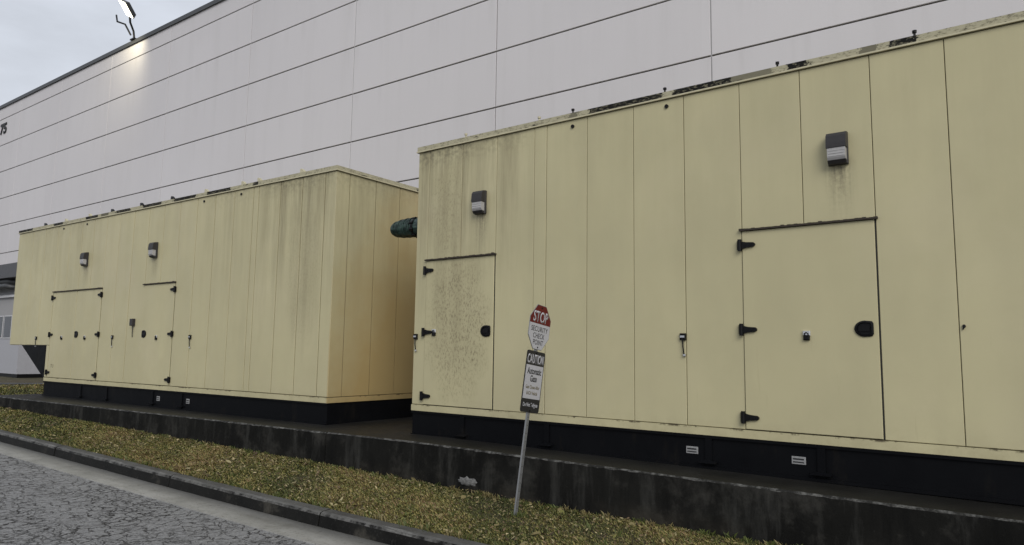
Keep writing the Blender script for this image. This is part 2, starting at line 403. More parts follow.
def strip(name, mat, rows, kind='structure'):
    """rows: functions x -> (y,z); lofted along x"""
    mb = MB(); n = len(rows); vs = []
    for x in XS:
        for r in rows: y, z = r(x); vs.append((x, y, z))
    mb.add(vs, [(i*n+j, (i+1)*n+j, (i+1)*n+j+1, i*n+j+1) for i in range(len(XS)-1) for j in range(n-1)])
    return tag(mb.build(name, mat), kind=kind)
strip('road', M['road'], [lambda x: (-9.0, g(x)-DROP-.02), lambda x: (-2, g(x)-DROP+.05), lambda x: (kerb_y(x)-KW-GW, g(x)-DROP-.004)])
strip('gutter', M['gutter'], [lambda x: (kerb_y(x)-KW-GW-.01, g(x)-DROP-.06), lambda x: (kerb_y(x)-KW-GW+.002, g(x)-DROP+.006), lambda x: (kerb_y(x)-KW+.03, g(x)-DROP-.006)])
strip('verge', M['soil'], [lambda x: (kerb_y(x)-.02, g(x)-.05), lambda x: (kerb_y(x)+.06, g(x)-.012), lambda x: (kerb_y(x)+.8, g(x)+.01), lambda x: (6.3, g(x)), lambda x: (9, g(x)), lambda x: (16, g(x))])
mb = MB(); mb.add([(-350, -350, -.45), (350, -350, -.45), (350, 350, -.45), (-350, 350, -.45)], [(0, 1, 2, 3)])
tag(mb.build('ground', M['ground']), kind='structure')
mb = MB()
ap = [(-25.5, 9.3), (-26.2, 8.1), (-30, 6.3), (-48, 5.2), (-48, 12.2), (-24.2, 12.4)]
mb.add([(x, y, g(x)+.012) for x, y in ap], [tuple(range(len(ap)))])
tag(mb.build('path', M['apron']), kind='structure')

# kerb: cast lengths with open joints, rounded front arris
mb = MB(); jts = [-70, -50, -30, -24, -21, -18, -14.95, -11.85, -8.63, -5.84, -2.6, .5, 3.6, 6.7, 9.8, 20, 40]
for a, b in zip(jts[:-1], jts[1:]):
    n = max(2, int((b-a)/.25)); xs = [a+.008+(b-a-.016)*i/n for i in range(n+1)]
    prof = lambda x: [(kerb_y(x), g(x)-.2), (kerb_y(x), g(x)+.002), (kerb_y(x)-.012, g(x)+.010), (kerb_y(x)-KW+.045, g(x)+.004), (kerb_y(x)-KW+.018, g(x)-.008), (kerb_y(x)-KW+.008, g(x)-.03), (kerb_y(x)-KW-.008, g(x)-DROP-.03)]
    vs = []; np_ = 7
    for x in xs:
        jx = nrng.normal(0, .0022)
        vs += [(x, y+jx, z+nrng.normal(0, .0012)) for y, z in prof(x)]
    fs = [(i*np_+j, (i+1)*np_+j, (i+1)*np_+j+1, i*np_+j+1) for i in range(n) for j in range(np_-1)]
    fs += [tuple(range(np_)), tuple(range(len(vs)-1, len(vs)-np_-1, -1))]
    mb.add(vs, fs)
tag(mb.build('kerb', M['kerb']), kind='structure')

# ------------------------------------------------------------------ concrete plinths
def pad(name, pts, back, label, z_bot=-.3):
    """pts: front edge [(x,y,ztop)] left to right"""
    mb = MB(); c = .014
    n = 0; dense = []
    for (a, b) in zip(pts[:-1], pts[1:]):
        k = max(1, int((b[0]-a[0])/.06))
        for i in range(k): dense.append(tuple(a[q]+(b[q]-a[q])*i/k for q in range(3)))
    dense.append(pts[-1]); rows = []
    for i, (x, y, z) in enumerate(dense):
        j = nrng.normal(0, .004); ch = max(.009, c+nrng.normal(0, .003)) if rnd.random() > .03 else c*1.5
        rows.append([(x, back, z+.01), (x, y+ch*1.4, z+.002), (x, y+j*.3, z-ch), (x, y+j*.3-.004, g(x)+.05), (x, y-.004, z_bot)])
    vs = [p for r in rows for p in r]; m = 5
    for i in range(len(rows)-1):
        for j in range(m-1):
            mb.add([rows[i][j], rows[i+1][j], rows[i+1][j+1], rows[i][j+1]], [(0, 3, 2, 1)], 1 if j == 1 else 0)
    for r in (rows[0], rows[-1]): mb.add([r[0], r[1], r[2], r[3], r[4], (r[0][0], back, z_bot)], [(0, 1, 2, 3, 4, 5)])
    o = mb.build(name, [M['conc'], M['worn']], None)
    return tag(o, label, 'concrete plinth', 'plinths under the enclosures')
padL = pad('concrete_plinth', [(-19.0, 5.755, .485), (-12.1, 6.12, .49), (-7.965, 6.315, .492)], 11.2, 'dark stained concrete plinth carrying the farther cream enclosure')
padR = pad('concrete_plinth', [(-7.95, 6.317, .495), (-6.34, 6.33, .508), (-3.0, 6.33, .486), (-.5, 6.33, .472), (6.5, 6.33, .44)], 11.2, 'black wet concrete plinth below the nearer enclosure and behind the sign')
# pale mortar smears left on the plinth face
def blob(cx, y, cz, rx, rz, seed):
    r2 = random.Random(seed); mb = MB(); n = 26; front = []; back = []
    for i in range(n):
        a = 2*math.pi*i/n; k = .75+.45*r2.random()
        px, pz = cx+rx*k*math.cos(a), cz+rz*k*math.sin(a)*(1 if math.sin(a) > 0 else .6)
        back.append((px, y+.004, pz)); front.append((cx+(px-cx)*.8, y-.012, cz+(pz-cz)*.8))
    mb.add(front+back+[(cx, y-.02, cz)], [(i, (i+1) % n, n+(i+1) % n, n+i) for i in range(n)]+[(i, (i+1) % n, 2*n) for i in range(n)], 0, True)
    return mb
blob(-5.42, 6.326, .13, .15, .065, 3).build('mortar_patch', M['mortar'], padR)

# ------------------------------------------------------------------ generator enclosures
D = 3.3; ZB, ZS, ZT, ZR = .815, .897, 4.355, 4.437
def hinge_mb(x, z, d):
    mb = MB()
    mb.tube([(x, -.028, z-.058), (x, -.028, z+.058)], .020, 10)
    mb.box(x-.028*d, x+.004*d, -.022, -.004, z-.045, z+.045)
    pr = [(x+.005*d, z-.040), (x+.06*d, z-.027), (x+.135*d, z-.021), (x+.15*d, z-.008), (x+.15*d, z+.008), (x+.135*d, z+.021), (x+.06*d, z+.027), (x+.005*d, z+.040)]
    mb.prism_y(pr, -.030, -.0085)
    for q in (.05, .105): mb.tube([(x+q*d, -.036, z), (x+q*d, -.028, z)], .010, 8)
    return mb
def paddle_mb(x, z, d):
    """recessed paddle latch: D-shaped black dish, round towards the door middle (direction d)"""
    mb = MB(); pr = []
    for i in range(15):
        a = R(90+180*i/14); pr.append((x-.005*d+.085*math.cos(a)*d*1.0, z+.072*math.sin(a)))
    pr += [(x+.055*d, z-.066), (x+.066*d, z-.045), (x+.066*d, z+.045), (x+.055*d, z+.066)]
    cx, cz = x-.01*d, z
    n = len(pr); fr = [(px, -.020, pz) for px, pz in pr]; inn = [(cx+(px-cx)*.78, -.024, cz+(pz-cz)*.78) for px, pz in pr]
    dish = [(cx+(px-cx)*.70, -.010, cz+(pz-cz)*.70) for px, pz in pr]; bk = [(px, -.006, pz) for px, pz in pr]
    L = lambda a, b: [(a*n+i, a*n+(i+1) % n, b*n+(i+1) % n, b*n+i) for i in range(n)]
    mb.add(bk+fr+inn+dish, L(0, 1)+L(1, 2)+L(2, 3)+[tuple(range(3*n, 4*n))])
    mb.box(x-.055*d, x+.035*d, -.022, -.0095, z-.022, z+.022)
    return mb
def hasp_mb(x, z):
    mb = MB(); mb.bevbox(x-.034, x+.034, -.030, -.008, z-.002, z+.042, .006, 0)
    mb.bevbox(x-.027, x+.027, -.040, -.009, z-.044, z-.004, .008, 1)
    mb.tube([(x-.016, -.034, z-.008), (x-.016, -.036, z+.016), (x, -.036, z+.026), (x+.016, -.036, z+.016), (x+.016, -.034, z-.008)], .0055, 8, 1)
    return mb
def pull_mb(x, z):
    mb = MB(); mb.bevbox(x-.032, x+.032, -.028, -.002, z-.036, z+.036, .005, 0)
    mb.box(x-.024, x+.024, -.034, -.024, z-.008, z+.012, 1)
    mb.tube([(x, -.022, z-.03), (x+.004, -.024, z-.10), (x+.012, -.020, z-.185)], .0075, 8, 0)
    mb.bevbox(x, x+.028, -.028, -.002, z-.20, z-.175, .004, 1)
    return mb

def enclosure(loc, rz, s, key, label, seams, base_end, length, doors, pulls, plates, stiff, lugs, holes, lugkind):
    """s = +1: length runs along local +x, -1: along local -x; u is measured from the gap end"""
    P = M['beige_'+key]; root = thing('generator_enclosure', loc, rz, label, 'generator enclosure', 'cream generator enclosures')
    X = lambda u: s*u
    ZO = 1.615                                     # underside of the overhanging hood
    mb = MB()                                      # cladding: dark backing core with separate pressed panels on it
    y0 = .010
    lo, hi = sorted((X(.012), X(length-.012)))
    c0, c1 = sorted((X(.012), X(base_end-.004)))
    mb.box(c0, c1, y0, D-.012, ZB+.02, ZT, 1)
    o0, o1 = sorted((X(base_end-.004), X(length-.012)))
    mb.box(o0, o1, y0, D-.012, ZO+.012, ZT, 1)
    edges = [0]+seams+[length]; gap = .0034 if s > 0 else .0075
    for a, b in zip(edges[:-1], edges[1:]):
        z0 = ZS
        for dr in doors:
            if a > dr['u'][0]-.05 and b < dr['u'][1]+.05: z0 = dr['top']+.012
        if b > base_end+.02: z0 = ZO
        if a < base_end-.02 < b-.04:
            q0, q1 = sorted((X(a+gap), X(base_end))); mb.bevbox(q0, q1, 0, y0+.004, ZS+gap, ZO-.001, .0035, 0)
        x0, x1 = sorted((X(a+(gap if a > 0 else 0)), X(b-(gap if b < length else 0))))
        j = nrng.normal(0, .0009)
        mb.bevbox(x0, x1, j, y0+.004, z0+gap, ZT-.002, .0035, 0)
    # inner end wall (facing the gap), far end wall, back wall
    xe = X(0); ends = [0, .27, .83, 1.38, 1.96, 2.54, D-.01]
    for a, b in zip(ends[:-1], ends[1:]):
        x0, x1 = sorted((xe, X(.014))); mb.box(x0, x1, a+(gap if a else .0145), b-gap, ZS+gap, ZT-.002, 0)
    x0, x1 = sorted((X(length), X(length-.014))); mb.box(x0, x1, .0145, D-.01, ZO, ZT-.002, 0)
    mb.box(min(lo, hi), max(lo, hi), D-.012, D, ZO, ZT-.002, 0)
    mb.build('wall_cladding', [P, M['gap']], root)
    # sill strip all round the base
    mb = MB(); x0, x1 = sorted((X(-.006), X(base_end)))
    mb.box(x0, x1, -.006, .008, ZB, ZS-.003, 0)
    x0, x1 = sorted((X(-.006), X(.012))); mb.box(x0, x1, .008, D, ZB, ZS-.003, 0)
    mb.build('sill_strip', P, root)
    # roof: edge strip with a lip under it, sheet on top
    mb = MB(); x0, x1 = sorted((X(-.018), X(length+.018)))
    mb.box(x0, x1, -.018, .02, ZT+.022, ZR, 0); mb.box(x0, x1, D-.02, D+.018, ZT+.022, ZR, 0)
    for e in (-.018, length-.02): a, b = sorted((X(e), X(e+.038))); mb.box(a, b, .02, D-.02, ZT+.022, ZR, 0)
    rf = mb.build('roof_edge', M['trim_'+key], root)
    mb = MB(); a, b = sorted((X(-.030), X(length+.03)))
    mb.box(a, b, -.026, D+.03, ZT+.004, ZT+.020, 0); mb.build('roof_lip', M['lip'], root)
    mb = MB(); a, b = sorted((X(.018), X(length-.018))); mb.box(a, b, .02, D-.02, ZT+.03, ZR-.012, 0); mb.build('roof_sheet', M['lip'], root)
    for u, v in lugs:
        mb = MB()
        if lugkind == 'bolt':
            mb.tube([(X(u), .0, ZR-.002), (X(u), .0, ZR+.045)], .010, 8); mb.tube([(X(u), .0, ZR+.030), (X(u), .0, ZR+.052)], .020, 6)
        else:
            mb.prism_y([(X(u)-.05, ZR-.001), (X(u)+.05, ZR-.001), (X(u)+.045, ZR+.02), (X(u)-.015, ZR+.065), (X(u)-.05, ZR+.06)], -.012, .03)
        mb.build('roof_bracket', M['black'] if v else M['lip'], root)
    for u in holes:
        mb = MB(); mb.tube([(X(u), -.014, 4.275), (X(u), .004, 4.275)], .022, 12); mb.build('drain_plug', M['black'], root)
    # skid base
    zb = .43-loc[2]; mb = MB()
    a, b = sorted((X(.008), X(base_end-.01))); mb.box(a, b, .012, D-.02, zb, ZB-.002, 0)
    a, b = sorted((X(.0), X(base_end))); mb.box(a, b, -.006, .0118, ZB-.03, ZB-.004, 0); mb.box(a, b, -.012, .0118, .485-loc[2], .515-loc[2], 0)
    sk = mb.build('skid_base', M['navy'], root)
    for u in stiff:
        mb = MB(); mb.box(X(u)-.035, X(u)+.035, -.004, .0115, .52, ZB-.032, 0); mb.prism_x([(-.05, .545), (-.004, .545), (-.004, .57), (-.05, .552)], X(u)-.09, X(u)+.09)
        mb.build('stiffener', M['navy'], sk)
    for u, z, w, h in plates:
        mb = MB(); mb.bevbox(X(u)-w/2, X(u)+w/2, .004, .0118, z-h/2, z+h/2, .002, 0)
        pl = mb.build('nameplate', M['plate'], sk); mb = MB()
        for q, hh in ((.17, .20), (-.22, .16)): mb.box(X(u)-w*.4, X(u)+w*.38, .0025, .0045, z+h*(q-hh/2), z+h*(q+hh/2), 0)
        mb.build('nameplate_lines', M['ink'], pl)
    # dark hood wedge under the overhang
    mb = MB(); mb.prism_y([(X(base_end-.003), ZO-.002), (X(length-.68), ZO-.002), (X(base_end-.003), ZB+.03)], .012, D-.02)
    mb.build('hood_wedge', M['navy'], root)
    # doors
    for dr in doors:
        u0, u1 = dr['u']; leaves = dr['leaves']
        mb = MB(); a, b = sorted((X(u0-.004), X(u1+.004))); mb.box(a, b, .004, .0098, ZS+.004, dr['top']+.012, 0)
        fr = mb.build('door_frame', M['gapdark'], root)
        for (a_, b_, hs) in leaves:                # hs: which u side carries the hinges
            ga, gb = (.003, .011) if s > 0 else (.009, .009)
            if len(leaves) == 2: ga, gb = .008, .008
            x0, x1 = sorted((X(a_+ga), X(b_-gb))); mb = MB()
            mb.bevbox(x0, x1, -.009, .0035, ZS+.008, dr['top']-.006, .004, 0)
            dl = mb.build('door', P, root)
            hu = a_ if hs == 0 else b_; dd = (1 if hs == 0 else -1)*s
            for hz in (2.69, 1.858, 1.015): hinge_mb(X(hu)-.016*dd, hz, dd).build('hinge', M['black'], dl)
            hasp_mb(X(a_+(b_-a_)*dr['hasp'][0] if hs == 0 else b_-(b_-a_)*dr['hasp'][0]), dr['hasp'][1]).build('hasp', [M['chrome'], M['black']], dl)
            if hs == dr.get('latch_leaf', hs):
                lu = (b_-.115) if hs == 0 else (a_+.09)
                paddle_mb(X(lu), dr['latch_z'], dd).build('latch', M['black'], dl)
        # rusty drip rail over the door
        mb = MB(); a, b = sorted((X(u0-.02), X(u1+.02))); k = 40
        for i in range(k):
            p, q = a+(b-a)*i/k, a+(b-a)*(i+1)/k; e = abs(nrng.normal(0, .004))
            mb.box(p, q, -.034, -.0005, dr['top']-.003, dr['top']+.013+e, 0)
        mb.build('drip_rail', M['rust'], root)
        if dr.get('mark'):
            text_mesh('door_marking', 'TU', .075, .14, M['faint'], root, (X(dr['mark']), -.0095, 1.16), .0)
    for u, z in pulls: pull_mb(X(u), z).build('panel_handle', [M['black'], M['chrome']], root)
    return root

encR = enclosure((-6.97, 6.94, 0), 0, 1, 'R', 'nearer cream generator enclosure right of the gap, one mildewed door beside the sign',
    [.21, .81, 1.395, 1.985, 2.165, 2.735, 3.335, 3.93, 4.53, 5.12, 5.735, 6.325, 6.92, 7.5, 8.1, 8.7, 9.3, 9.66, 10.3, 10.9, 11.4], 9.66, 11.72,
    [dict(u=(.21, 1.395), top=2.825, leaves=[(.21, 1.395, 0)], latch_z=1.868, hasp=(.15, 1.855)),
     dict(u=(4.53, 5.735), top=2.835, leaves=[(4.53, 5.735, 0)], latch_z=1.858, hasp=(.49, 1.80))],
    [(3.90, 1.79), (.045, 1.80)],
    [(3.975, .655, .125, .07), (5.01, .655, .125, .07)], [.9, 2.2, 4.15, 5.21, 7.0], [(.86, 0), (2.05, 0), (2.54, 1), (3.72, 1), (4.92, 1), (6.11, 1), (7.3, 1), (8.5, 1)], [2.54, 3.74, 7.4], 'bolt')
encL = enclosure((-8.70, 6.90, 0), R(1.926), -1, 'L', 'farther cream generator enclosure left of the gap with double doors and overhanging end',
    [.26, .81, 1.37, 1.96, 2.11, 2.66, 3.24, 3.81, 4.385, 4.95, 5.51, 6.09, 6.66, 7.22, 7.79, 8.34, 8.93, 9.53, 10.2, 10.87], 9.66, 11.72,
    [dict(u=(4.385, 5.51), top=2.82, leaves=[(4.385, 5.51, 0)], latch_z=1.86, hasp=(.47, 1.79)),
     dict(u=(7.22, 9.50), top=2.82, leaves=[(7.22, 8.34, 0), (8.34, 9.50, 1)], latch_z=1.86, hasp=(.52, 1.79), latch_leaf=0, mark=9.28)],
    [(3.77, 1.80), (6.62, 1.80), (10.22, 1.78)],
    [(3.74, .655, .10, .085), (4.74, .655, .10, .085)], [3.95, 4.95, 6.72, 7.85], [(.83, 0), (1.96, 0), (2.42, 0), (3.55, 0), (4.70, 1), (5.85, 1), (7.05, 1), (8.05, 0), (9.2, 0), (10.28, 1)], [2.46, 3.60, 8.14, 9.27], 'bracket')
# small box with a dangling cable left of the single door on the far enclosure
mb = MB(); mb.bevbox(-5.87, -5.77, -.07, -.001, 2.02, 2.16, .012); mb.tube([(-5.82, -.02, 2.02), (-5.825, -.018, 1.86), (-5.83, -.01, 1.80)], .008, 6)
mb.build('control_box', M['bronze'], encL)

mb = MB(); mb.tube([(6.36, -.014, 1.875), (6.36, .002, 1.87)], .013, 8); mb.tube([(6.36, -.010, 1.87), (6.352, -.012, 1.845)], .006, 6); mb.build('stud', M['black'], encR)

# ------------------------------------------------------------------ wall lamps on the enclosures
def wall_lamp(loc, rz, label):
    root = thing('wall_lamp', loc, rz, label, 'wall lamp', 'wall lamps on the enclosures')
    w = .086; mb = MB()
    mb.bevbox(-w, w, -.035, -.001, .0, .30, .006)
    mb.prism_x([(-.035, .298), (-.075, .292), (-.098, .262), (-.106, .19), (-.107, .150), (-.035, .150)], -w, w)
    mb.prism_x([(-.035, .002), (-.035, .030), (-.088, .034), (-.062, .004)], -w*.92, w*.92)
    mb.build('housing', M['bronze'], root)
    mb = MB(); pr = [(-.036, .034), (-.084, .038), (-.097, .060), (-.100, .147), (-.036, .147)]
    mb.prism_x(pr, -w*.90, w*.90)
    for q in (.065, .09, .115): mb.prism_x([(-.098, q), (-.102, q+.006), (-.098, q+.012)], -w*.8, w*.8)
    mb.build('lens', M['lens'], root)
    return root
def onL(u): a = R(1.926); return (-8.70-u*math.cos(a), 6.90-u*math.sin(a))
wall_lamp((-5.815, 6.937, 3.365), 0, 'bronze wall lamp above the mildewed door of the nearer enclosure')
wall_lamp((-1.52, 6.937, 3.365), 0, 'largest bronze wall lamp, high above the clean wide door at right')
x, y = onL(5.19); wall_lamp((x, y-.003, 3.335), R(1.926), 'small wall lamp above the single door of the farther enclosure')
x, y = onL(8.04); wall_lamp((x, y-.003, 3.335), R(1.926), 'smallest wall lamp, above the double door of the farther enclosure')

# dark green domed pipe end in the gap
rt = thing('pipe', (-6.96, 7.17, 3.365), 0, 'dark green domed pipe end poking from behind the nearer enclosure into the gap', 'pipe')
mb = MB(); rr = [.0, .04, .072, .098, .118, .128, .132, .132]; xx = [-.76, -.75, -.72, -.66, -.58, -.46, -.33, .0]
mb.tube([(a, 0, 0) for a in xx], [max(q, .004) for q in rr], 20)
for k in range(13):
    a = -.70+.037*k; r_ = float(np.interp(a, xx, rr))
    mb.tube([(a-.006, 0, .004), (a+.010, 0, .004)], r_+.006+.004*(k % 3), 20)
mb.build('pipe_end', M['green'], rt)
mb = MB()
for k in range(9):
    a = 2*math.pi*k/9; c, q = math.cos(a), math.sin(a)
    mb.tube([(-.27, .132*c, .132*q), (-.20, .134*c, .134*q)], .022, 8)
mb.tube([(-.25, 0, 0), (-.21, 0, 0)], .140, 20); mb.build('flange', M['black'], rt)

# ------------------------------------------------------------------ big panelled building behind
BL = (0, 13.0, 0); by = R(1.18)
bld = thing('warehouse', BL, by, 'tall pale grey panelled warehouse wall rising behind both enclosures', 'warehouse')
zl = [12.97-1.3925*i for i in range(0, 10)]           # horizontal joints (13.00, 11.61, ...)
zl = [z+.0 for z in zl]
ZTOP = 13.62
xj = [-10.35+5.112*k for k in range(-14, 7)]
xj[0:9] = [-10.35-5.112*1-5.04*(9-k)+0 for k in range(0, 9)] if False else xj[0:9]
jx = [.1, -5.06, -10.35, -15.46, -20.57, -25.73, -30.36, -35.1, -39.62, -44.2, -48.8, -53.4, 5.2, 10.3, 15.4, 20.5]
jx = sorted(jx)
mb = MB(); mb.box(-53.4, 20.5, .03, .6, -.6, ZTOP, 1)
rows = [(ZTOP, zl[0])]+list(zip(zl[:-1], zl[1:]))+[(zl[-1], -.6)]
for a, b in zip(jx[:-1], jx[1:]):
    for (zt_, zb_) in rows:
        if zt_ <= -.6: continue
        mb.bevbox(a+.012, b-.012, nrng.normal(0, .0012), .034, zb_+.017, zt_-.017, .006, 0)
    if abs(b+10.35) > .1: mb.box(b-.014, b+.014, .012, .034, -.55, ZTOP-.022, 2)
mb.build('wall', [M['wall'], M['reveal'], M['sealant']], bld)
mb = MB(); mb.box(-53.5, 20.6, -.06, .66, ZTOP+.002, ZTOP+.11); mb.box(-53.5, 20.6, -.06, -.045, ZTOP-.05, ZTOP+.002); mb.build('roof_flashing', M['cap'], bld)
text_mesh('house_number', '75', .56, .80, M['ink'], bld, (-41.6, -.004, 12.42), .03, depth=.03)
# corrugated lower cladding on the far part of the wall
mb = MB(); x = -40.0
while x < -24: mb.prism_y([(x, .3), (x+.10, .3), (x+.10, 3.2), (x, 3.2)], -.05, -.004); x += .2
mb.build('ribbed_cladding', M['ledge'], bld)

# floodlight on the roof edge, burning
fl = thing('floodlight', (-28.55, 12.39, 13.73), by, 'lit floodlight on a curved arm above the warehouse roof edge', 'floodlight')
mb = MB(); mb.box(-.16, .16, -.10, .12, 0, .05); mb.tube([(0, 0, .04), (.0, -.05, .35), (.1, -.25, .62), (.6, -.52, .72), (1.0, -.76, .64)], .04, 10)
mb.build('arm', M['black'], fl)
mb = MB(); mb.tube([(-.9, -.35, 1.15), (-.55, -.45, .75), (-.2, -.30, .60), (-.1, -.10, .2)], .035, 8); mb.build('cable', M['black'], fl)
hd = bpy.data.objects.new('head', None)
hm = MB(); hm.prism_x([(-.34, -.05), (.34, -.05), (.26, .10), (-.26, .10)], -.24, .24)
head = hm.build('lamp_head', M['pipe'], fl); head.location = (1.12, -.86, .66); head.rotation_euler = (R(-38), R(28), R(10))
bpy.data.objects.remove(hd)
hm = MB(); hm.box(-.21, .21, -.31, .31, -.072, -.052); hm.build('lit_lens', M['lit'], head)
sl = bpy.data.lights.new('floodlight_beam', 'SPOT'); sl.energy = 170; sl.spot_size = R(140); sl.spot_blend = 1.0; sl.color = (1, .9, .62); sl.shadow_soft_size = .15
so = bpy.data.objects.new('floodlight_beam', sl); COL.objects.link(so)
pos = Vector((-27.85, 11.3, 14.10)); so.location = pos
so.rotation_euler = (Vector((-29.6, 12.4, 12.6))-pos).to_track_quat('-Z', 'Y').to_euler()

# ------------------------------------------------------------------ small outbuilding at the far left
ob = thing('outbuilding', (-29.2, 9.6, .44), R(1.0), 'small off-white outbuilding with grey roof and dark windows at far left', 'outbuilding')
W_, DD = 6.0, 2.2
mb = MB(); mb.box(-W_, 0, 0, DD, .16, 2.98); mb.box(-W_, .0, -.012, .0, .16, 1.36); mb.build('wall', M['bwhite'], ob)
mb = MB(); mb.box(-W_-.1, .12, -.10, DD+.1, 2.90, 2.985); mb.build('ledge', M['ledge'], ob)
mb = MB(); mb.box(-W_+.3, -.22, .2, DD, 2.99, 3.75); mb.build('upper_wall', M['ledge'], ob)
mb = MB(); mb.box(-W_-.6, .55, -.45, DD+.4, 3.55, 4.05); mb.build('roof', M['bgrey'], ob)
mb = MB(); mb.box(-W_, -.02, .02, DD, -.3, .158); mb.build('footing', M['black'], ob)
for a_, b_ in ((-1.47, -.85), (-2.30, -1.66), (-3.2, -2.55), (-4.1, -3.45)):
    mb = MB(); mb.box(a_-.05, b_+.05, -.026, -.013, 1.41, 2.25); w = mb.build('window', M['ledge'], ob)
    mb = MB(); mb.box(a_, b_, -.032, -.027, 1.45, 2.21); mb.build('pane', M['darkglass'], w)
mb = MB(); mb.box(-W_, -.02, -.006, .0, 2.26, 2.86); mb.build('louvre_band', M['sealant'], ob)
for zz, yy in ((3.28, -.30), (3.46, -.22)):
    mb = MB(); mb.tube([(-W_, yy, zz), (-.75, yy, zz), (-.60, yy+.06, zz-.02), (-.58, .25, zz-.02)], .10, 12); mb.build('pipe', M['pipe'], ob)

# ------------------------------------------------------------------ leaning sign on the verge
sg = bpy.data.objects.new('warning_sign', None); COL.objects.link(sg)
tag(sg, 'leaning post carrying red and white stop octagon above black caution panel', 'sign')
Hv = Vector((.046, .128, .99)).normalized(); Wv = Vector((0, .99, -.128)); Wv = (Wv-Hv*(Wv@Hv)).normalized(); Yv = Hv.cross(Wv)
m4 = Matrix((Wv, Yv, Hv)).transposed().to_4x4(); m4.translation = Vector((-4.30, 5.75, g(-4.3)))
sg.matrix_world = m4
mb = MB()                                            # U-channel post with punched holes
mb.box(-.013, .013, .004, .008, -.25, 2.02); mb.box(-.021, -.013, .004, .022, -.25, 2.02); mb.box(.013, .021, .004, .022, -.25, 2.02)
for z in [.08*i for i in range(1, 25)]: mb.tube([(0, .0032, z), (0, .0045, z)], .005, 6, 1)
mb.build('post', [M['galv'], M['ink']], sg)
def rrect(w, h, r, k=5):
    pts = []
    for (cx, cz, a0) in ((w/2-r, h/2-r, 0), (-w/2+r, h/2-r, 90), (-w/2+r, -h/2+r, 180), (w/2-r, -h/2+r, 270)):
        for i in range(k+1): a = R(a0+90*i/k); pts.append((cx+r*math.cos(a), cz+r*math.sin(a)))
    return pts
# caution panel
cz, cw, chh = 1.315, .315, .615
mb = MB(); mb.prism_y([(x, z+cz) for x, z in rrect(cw, chh, .025)], -.003, .003); cp = mb.build('caution_panel', [M['ink']], sg)
mb = MB(); mb.prism_y([(x, z+cz-.005) for x, z in rrect(cw-.022, .335, .003)], -.0042, -.0031); mb.build('white_field', M['white'], cp)
text_mesh('lettering', 'CAUTION', .096, .28, M['white'], cp, (0, -.0032, cz+.225), .028)
text_mesh('lettering', 'Automatic', .066, .24, M['ink'], cp, (0, -.0044, cz+.105), .024)
text_mesh('lettering', 'Gate', .066, .115, M['ink'], cp, (0, -.0044, cz+.030), .024)
text_mesh('lettering', 'Gate Closes After', .036, .235, M['orange'], cp, (0, -.0044, cz-.055), .016)
text_mesh('lettering', 'EACH Vehicle', .036, .185, M['orange'], cp, (0, -.0044, cz-.115), .016)
text_mesh('lettering', 'Do Not Tailgate', .052, .250, M['white'], cp, (0, -.0032, cz-.238), .022)
# octagon
oc, orad = 1.868, .2475
pt = [(orad*.80*math.cos(R(22.5+45*i)), orad*math.sin(R(22.5+45*i))) for i in range(8)]
mb = MB(); mb.prism_y([(x, z+oc) for x, z in pt], -.003, .003); op = mb.build('stop_octagon', M['galv'], sg)
k = .975; zc = .035
ins = [(x*k, z*k) for x, z in pt]; hw = ins[0][0]
topp = [(hw, zc), ins[0], ins[1], ins[2], ins[3], (-hw, zc)]; bot = [(-hw, zc-.002), ins[4], ins[5], ins[6], ins[7], (hw, zc-.002)]
mb = MB(); mb.prism_y([(x, z+oc) for x, z in topp], -.0042, -.0031); mb.build('red_field', M['red'], op)
mb = MB(); mb.prism_y([(x, z+oc) for x, z in bot], -.0042, -.0031); mb.build('white_field', M['white'], op)
text_mesh('lettering', 'STOP', .115, .255, M['white'], op, (0, -.0044, oc+.105), .022)
for tx, zz, ww in (('SECURITY', -.02, .29), ('CHECK', -.088, .20), ('POINT', -.155, .175)):
    text_mesh('lettering', tx, .052, ww, M['ink'], op, (0, -.0044, oc+zz), .004)
for z in (oc-.205, oc+.2, cz+.29, cz-.29):
    mb = MB(); mb.tube([(0, -.010, z), (0, .012, z)], .008, 8); mb.build('bolt', M['black'], sg)

# ------------------------------------------------------------------ grass and fallen leaves (nobody could count them)
def cloud_mesh(name, V, F, C, mat, label_kind='stuff'):
    me = bpy.data.meshes.new(name); nV = len(V); nF = len(F)
    me.vertices.add(nV); me.vertices.foreach_set('co', np.asarray(V, np.float32).ravel())
    k = F.shape[1]; me.loops.add(nF*k); me.loops.foreach_set('vertex_index', F.astype(np.int32).ravel())
    me.polygons.add(nF); me.polygons.foreach_set('loop_start', np.arange(0, nF*k, k, dtype=np.int32)); me.polygons.foreach_set('loop_total', np.full(nF, k, np.int32))
    at = me.attributes.new('tint', 'FLOAT_COLOR', 'POINT'); at.data.foreach_set('color', np.asarray(C, np.float32).ravel())
    me.materials.append(mat); me.update(); me.validate()
    o = bpy.data.objects.new(name, me); COL.objects.link(o); return o
gv = np.vectorize(g); kv = np.vectorize(kerb_y)
def front_y(x): return np.interp(x, [-19, -12.1, -7.96, -6.34, 8], [5.755, 6.12, 6.316, 6.33, 6.33])
def scatter(n, x0, x1, power=1.0, lo=.01, hi=.0):
    x = x1-(x1-x0)*nrng.random(n)**power
    v = nrng.random(n); ya = kv(x)+lo; yb = np.where(x > -19, front_y(x)-hi, 7.6)
    return x, ya+(yb-ya)*v, v
def pn(x, y, s=1.0, ph=0.0):          # cheap smooth patchiness
    return (np.sin(x*1.7*s+1.3*np.sin(y*2.1*s+ph)+ph)+np.sin(y*3.1*s+x*.9*s+2+ph)+np.sin((x+y)*4.3*s+1.1*ph))/3
